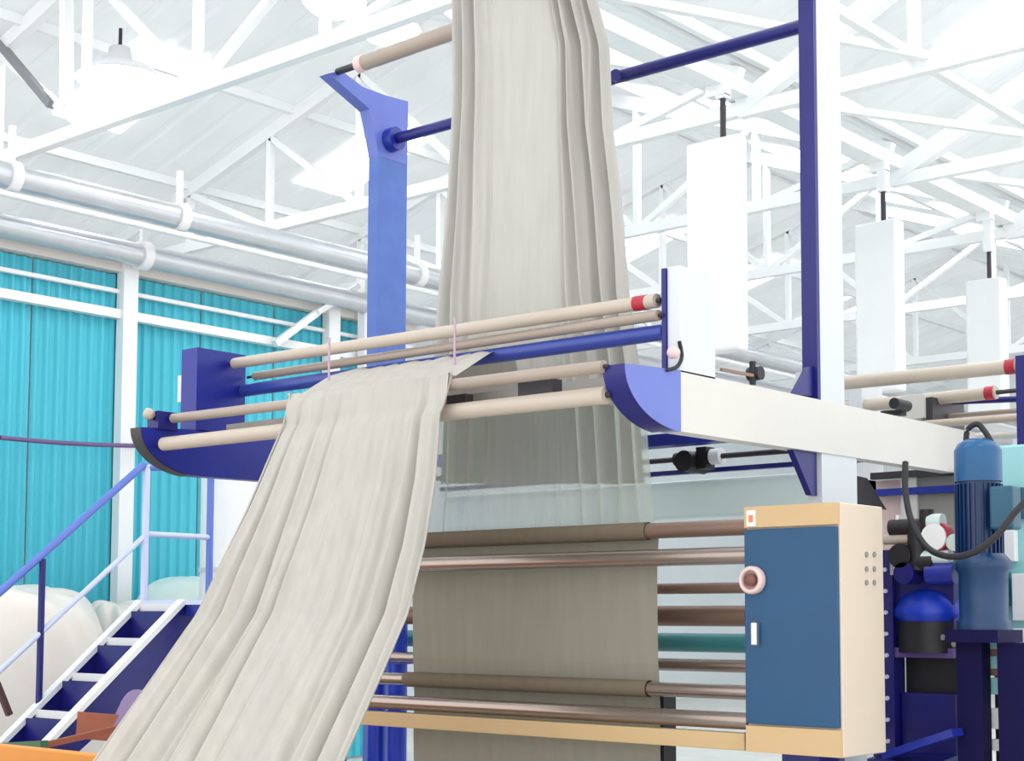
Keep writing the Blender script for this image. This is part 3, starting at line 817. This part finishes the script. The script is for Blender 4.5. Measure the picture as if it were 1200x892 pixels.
# ================================================================ RIGHT: gear motor, drive unit, second machine
ym = 5.9
c = P(1148, 640, Y=ym); rad = (P(1174, 640, Y=ym).x-P(1122, 640, Y=ym).x)/2
mt = thing('gear_motor', 'upright blue gear motor with cooling ribs on a navy stand at the right edge', 'motor', (c.x, ym, 0))
z1 = P(1148, 520, Y=ym).z; z2 = P(1148, 565, Y=ym).z; z3 = P(1148, 738, Y=ym).z
MB().lathe([(0, z1+.02), (rad*.5, z1+.018), (rad*.85, z1), (rad, z1-.03), (rad, z2)], (c.x, ym, 0), seg=36).build('fan_cover', M_MOTOR, mt)
zf = P(1148, 652, Y=ym).z
m = MB().cyl((c.x, ym, zf), (c.x, ym, z2), rad*.9, seg=32)
for k in range(28):
    a = 2*math.pi*k/28; d = Vector((math.cos(a), math.sin(a), 0))
    m.bar(Vector((c.x, ym, zf))+d*rad*.92, Vector((c.x, ym, z2-.01))+d*rad*.92, .005, .018, upv=tuple(d))
m.build('ribbed_housing', M_MOTORD, mt)
zf = P(1148, 652, Y=ym).z
MB().lathe([(rad*1.12, z3), (rad*1.12, z3+.03), (rad*1.02, z3+.04), (rad*1.02, zf-.07), (rad*1.18, zf-.05), (rad*1.18, zf-.02), (rad*.98, zf), (rad*.9, zf+.01)], (c.x+.012, ym, 0), seg=36).build('gear_case', M_MOTORL, mt)
MB().tube([(c.x-.05, ym, z1+.0), (c.x-.04, ym, z1+.06), (c.x, ym, z1+.08), (c.x+.03, ym, z1+.05), (c.x+.06, ym, z1)], .012, seg=8).build('lifting_eye', M_BLACK, mt)
MB().box(c.x+.095, c.x+.19, ym-.12, ym-.03, z2-.20, z2-.03).build('terminal_box', mat('teal_box', (30, 92, 120), .4, noise=.3), mt, bevel=.01)
MB().box(c.x-.10, c.x+.12, ym-.12, ym+.12, z3-.05, z3).build('base_plate', M_DNAVY, mt)
pA = P(1126, 800, Y=ym).x; pB = P(1156, 800, Y=ym).x; pC = P(1174, 800, Y=ym).x; pD = P(1215, 800, Y=ym).x
MB().box(pA, pB, ym-.04, ym+.04, 0, z3-.05).build('stand_leg', M_DNAVY, mt)
MB().box(pC, pD, ym-.04, ym+.04, 0, z3-.05).build('stand_leg', M_DNAVY, mt)
for py, w_, m_ in ((752, 8, M_MOTORT), (776, 7, M_MOTORT), (804, 9, M_MOTORT), (842, 11, M_WHITE), (873, 6, M_WHITE)):
    p = P(1165, py, Y=ym+.06)
    MB().box(pB-.01, pC+.01, ym+.05, ym+.09, p.z-w_*.0037, p.z+w_*.0037).build('stand_rung', m_, mt)
for py in (765, 788):
    p = P(1165, py, Y=ym+.06)
    MB().box(pB-.01, pC+.01, ym+.05, ym+.09, p.z-.014, p.z+.014).build('stand_rung', M_BROWNR, mt)
MB().box(pB-.01, pC+.01, ym+.10, ym+.12, .3, z3-.05).build('back_plate', M_BLACK, mt)
# mint cabinet behind the motor at right
yk = 6.35
k0 = P(1166, 640, Y=yk).x; k1 = P(1230, 640, Y=yk).x
pn = thing('mint_housing', 'pale mint metal housing right behind the blue gear motor', 'housing', ((k0+k1)/2, yk, 0))
MB().box(k0, k1, yk, yk+.3, 0, P(1180, 522, Y=yk).z).build('housing_body', M_MOTORT, pn, bevel=.01)
yq = yk-.02
for x_, y_, w_, h_, mm in ((1184, 640, 9, 20, M_WHITE), (1196, 700, 10, 30, M_WHITE), (1178, 690, 6, 22, M_TEALR), (1192, 590, 12, 20, MATS['teal_box']), (1196, 745, 9, 9, M_WHITE)):
    p = P(x_, y_, Y=yq)
    MB().box(p.x-w_*.003, p.x+w_*.003, yq-.02, yq+.02, p.z-h_*.0033, p.z+h_*.0033).build('hatch', mm, pn, bevel=.004)
# hose
hs = [P(1061, 542, Y=5.85), P(1061, 575, Y=5.8), P(1068, 610, Y=5.75), P(1085, 640, Y=5.7), P(1110, 652, Y=5.65), P(1140, 648, Y=5.62), P(1168, 628, Y=5.62), P(1190, 600, Y=5.65), P(1215, 575, Y=5.7)]
tag(MB().tube(hs, .013).build('black_hose', M_BLACK), 'black hose looping in front of the blue gear motor', 'hose')
# drive unit between cabinet and motor
yd = 6.0
du = thing('drive_unit', 'dark navy drive unit with valves and bright blue dome, between cabinet and gear motor', 'drive', (P(1080, 800, Y=yd).x, yd, 0))
x0 = P(1040, 700, Y=yd).x; x1 = P(1120, 700, Y=yd).x
MB().box(x0-.05, x0+.05, yd-.05, yd+.05, 0, P(1050, 645, Y=yd).z).build('frame_post', M_NAVY, du)
for k in range(9):
    z = P(1050, 668+k*25, Y=yd).z
    MB().cyl((x0+.02, yd-.062, z), (x0+.02, yd-.05, z), .009, seg=8).build('bolt', M_RAILW, du)
MB().box(x0+.05, x1, yd+.0, yd+.3, 0, P(1080, 812, Y=yd).z).build('base_box', M_NAVY, du, bevel=.01)
MB().box(x0+.06, x1+.02, yd+.04, yd+.26, P(1080, 812, Y=yd).z, P(1080, 760, Y=yd).z).build('dark_block', M_BLACK, du)
zz1 = P(1080, 765, Y=yd).z
cx_ = P(1086, 720, Y=yd).x
MB().lathe([(.13, zz1), (.14, zz1+.05), (.14, zz1+.14), (.155, zz1+.15), (.155, zz1+.18), (.12, zz1+.24), (.06, zz1+.27), (0, zz1+.28)], (cx_, yd+.05, 0), seg=32).build('dome', M_BRIGHTB, du)
MB().lathe([(.142, zz1), (.142, zz1+.13)], (cx_, yd+.05, 0), seg=32).build('dome_skirt', M_BLACK, du)
MB().box(x0+.05, x1, yd-.04, yd-.0, zz1-.02, zz1+.02).build('cross_plate', mat('purple_plate', (96, 74, 140), .4), du)
for px, py in ((1062, 759), (1071, 760), (1106, 747), (1119, 755)):
    p = P(px, py, Y=yd-.05); MB().cyl((p.x, yd-.06, p.z), (p.x, yd-.03, p.z), .012, seg=10).build('bolt', M_CHROME, du)
a = P(1040, 885, Y=yd-.2); b = P(1122, 858, Y=yd-.2)
MB().bar(a, b, .10, .03).build('slanted_plate', M_BLUE, du)
MB().prism_x([(yd-.25, 0), (yd-.2, a.z-.02), (yd+.0, a.z), (yd+0, 0)], x0, x1).build('lower_box', M_NAVY, du)
# valve cluster
zv = P(1080, 640, Y=yd).z
def vc(px, py, r, l, m_, axis='y', name='valve'):
    p = P(px, py, Y=yd-.08)
    v = Vector({'x': (l, 0, 0), 'y': (0, l, 0), 'z': (0, 0, l)}[axis])
    return MB().cyl(p-v/2, p+v/2, r, seg=20).build(name, m_, du)
vc(1062, 618, .035, .14, M_BLACK, 'x'); vc(1052, 632, .022, .12, M_ROLL, 'x'); vc(1060, 652, .05, .10, M_BLACK); vc(1075, 640, .04, .2, M_BLACK, 'z')
vc(1098, 630, .055, .07, M_WHITE); vc(1100, 629, .058, .05, M_RED); vc(1097, 612, .035, .06, M_MINT, 'x'); vc(1121, 636, .035, .05, M_MINT)
vc(1086, 610, .03, .09, M_BLACK, 'z'); vc(1082, 660, .04, .1, M_BLACK, 'x'); vc(1098, 653, .03, .12, M_MINT, 'x'); vc(1065, 672, .045, .10, M_NAVY)
vc(1104, 672, .045, .12, M_BLUE, 'x'); vc(1052, 615, .014, .08, M_CHROME, 'z'); vc(1048, 660, .02, .1, M_CHROME, 'z')
MB().box(x0+.04, x1+.0, yd-.02, yd+.04, P(1080, 745, Y=yd).z, P(1080, 640, Y=yd).z).build('mount_plate', M_NAVY, du)
# grey panel, rails behind the arm at the right
yg = 7.4
gp = thing('grey_guard', 'grey guard panel framed in blue below the far end of the white arm', 'panel', (P(1090, 600, Y=yg).x, yg, 0))
MB().box(P(1075, 600, Y=yg).x, P(1135, 600, Y=yg).x, yg, yg+.04, 0, P(1100, 556, Y=yg).z).build('guard_sheet', M_GREY, gp)
MB().box(P(1024, 560, Y=yg).x, P(1135, 560, Y=yg).x, yg-.04, yg, P(1070, 560, Y=yg).z, P(1070, 552, Y=yg).z).build('guard_rail', M_DARK, gp)
MB().box(P(1024, 575, Y=yg).x, P(1135, 575, Y=yg).x, yg-.04, yg, P(1070, 580, Y=yg).z, P(1070, 572, Y=yg).z).build('guard_rail', M_BLUE, gp)
MB().box(P(1058, 600, Y=yg).x, P(1076, 600, Y=yg).x, yg-.02, yg+.06, 0, P(1067, 556, Y=yg).z).build('guard_post', M_CREAMW, gp)
MB().box(P(1025, 600, Y=yg).x, P(1058, 600, Y=yg).x, yg+.02, yg+.05, 0, P(1040, 562, Y=yg).z).build('guard_sheet', M_PINK, gp)
k = P(1012, 575, Y=6.9)
tag(MB().prism_x([(6.8, P(1003, 592, Y=6.8).z), (6.8, P(1003, 558, Y=6.8).z), (6.9, P(1015, 558, Y=6.8).z), (7.1, P(1030, 592, Y=6.8).z)], k.x-.06, k.x+.02).build('angle_bracket', M_DARK),
    'dark triangular bracket just above the cream cabinet, behind the white column', 'bracket')

# second machine further down the hall
m2 = thing('second_machine', 'second roller frame like the first, farther back at the right edge', 'machine', (-3.3, 7.9, 0))
def roller2(pl, pr, r, m, band=True):
    d = (pr-pl).normalized()
    o = MB().cyl(pl, pr, r, seg=24).build('roller', m, m2)
    MB().cyl(pr, pr+d*.14, r*.35, seg=10).build('shaft', M_DARK, o)
    if band: MB().cyl(pr-d*.06, pr-d*.01, r*1.06, seg=24).build('end_band', M_RED, o)
roller2(P(960, 452, Z=2.88), P(1193, 429, Z=2.88), .037, M_ROLL)
roller2(P(960, 481, Y=8.0), P(1168, 460, Y=8.0), .036, M_ROLL)
roller2(P(1060, 492, Y=8.1), P(1215, 479.5, Y=8.1), .014, M_ROLLD, False)
roller2(P(1060, 499, Y=7.9), P(1215, 488, Y=7.9), .022, M_ROLL, False)
roller2(P(1060, 516, Y=7.9), P(1215, 508, Y=7.9), .022, M_CREAMW, False)
p = P(1201, 460, Y=7.5)
MB().box(p.x-.025, p.x+.06, 7.45, 7.7, 0, P(1200, 418, Y=7.5).z).build('side_plate', M_NAVY, m2)
MB().cyl(P(1085, 472, Y=8.15), P(1210, 467, Y=8.15), .018).build('tie_pipe', M_NAVY, m2)
a = P(1085, 475, Y=7.9)
MB().box(a.x, a.x+.04, 7.9, 8.3, P(1085, 503, Y=7.9).z, P(1085, 466, Y=7.9).z).build('side_plate', M_DARK, m2)
MB().box(a.x-.14, a.x, 7.88, 8.2, P(1085, 490, Y=7.9).z, P(1085, 462, Y=7.9).z).build('end_box', M_CREAMW, m2)
MB().box(a.x-.05, a.x+.02, 7.95, 8.2, 0, P(1085, 490, Y=7.9).z).build('stand', M_CREAMW, m2)
p = P(1052, 480, Y=7.5)
MB().box(p.x-.10, p.x+.02, 7.5, 7.56, p.z-.03, p.z+.0).build('latch', M_BLACK, m2)
MB().cyl((p.x+.03, 7.4, p.z+.02), (p.x+.03, 7.55, p.z+.02), .03).build('latch', M_BLACK, m2)
for yy_ in (7.35, 7.95):
    MB().box(-4.32, -4.24, yy_, yy_+.25, 0, 2.95).build('side_plate', M_PLATE, m2)
MB().box(-4.32, -4.24, 7.35, 8.2, 2.25, 2.4).build('side_rail', M_PLATE, m2)
# little rail and fittings on top of the main arm, between plate and post
q = P(885, 438, X=-3.5)
tag(MB().cyl((q.x-.03, q.y, q.z), (q.x+.03, q.y, q.z), .03).cyl((q.x, q.y-.02, q.z-.05), (q.x, q.y-.02, q.z+.05), .014).build('black_clamp', M_BLACK), 'small black clamp on top of the white arm, left of the tall column', 'clamp')
MB().bar(P(845, 433, X=-3.46), P(882, 440, X=-3.46), .012).build('rod', M_BROWNR, mach)
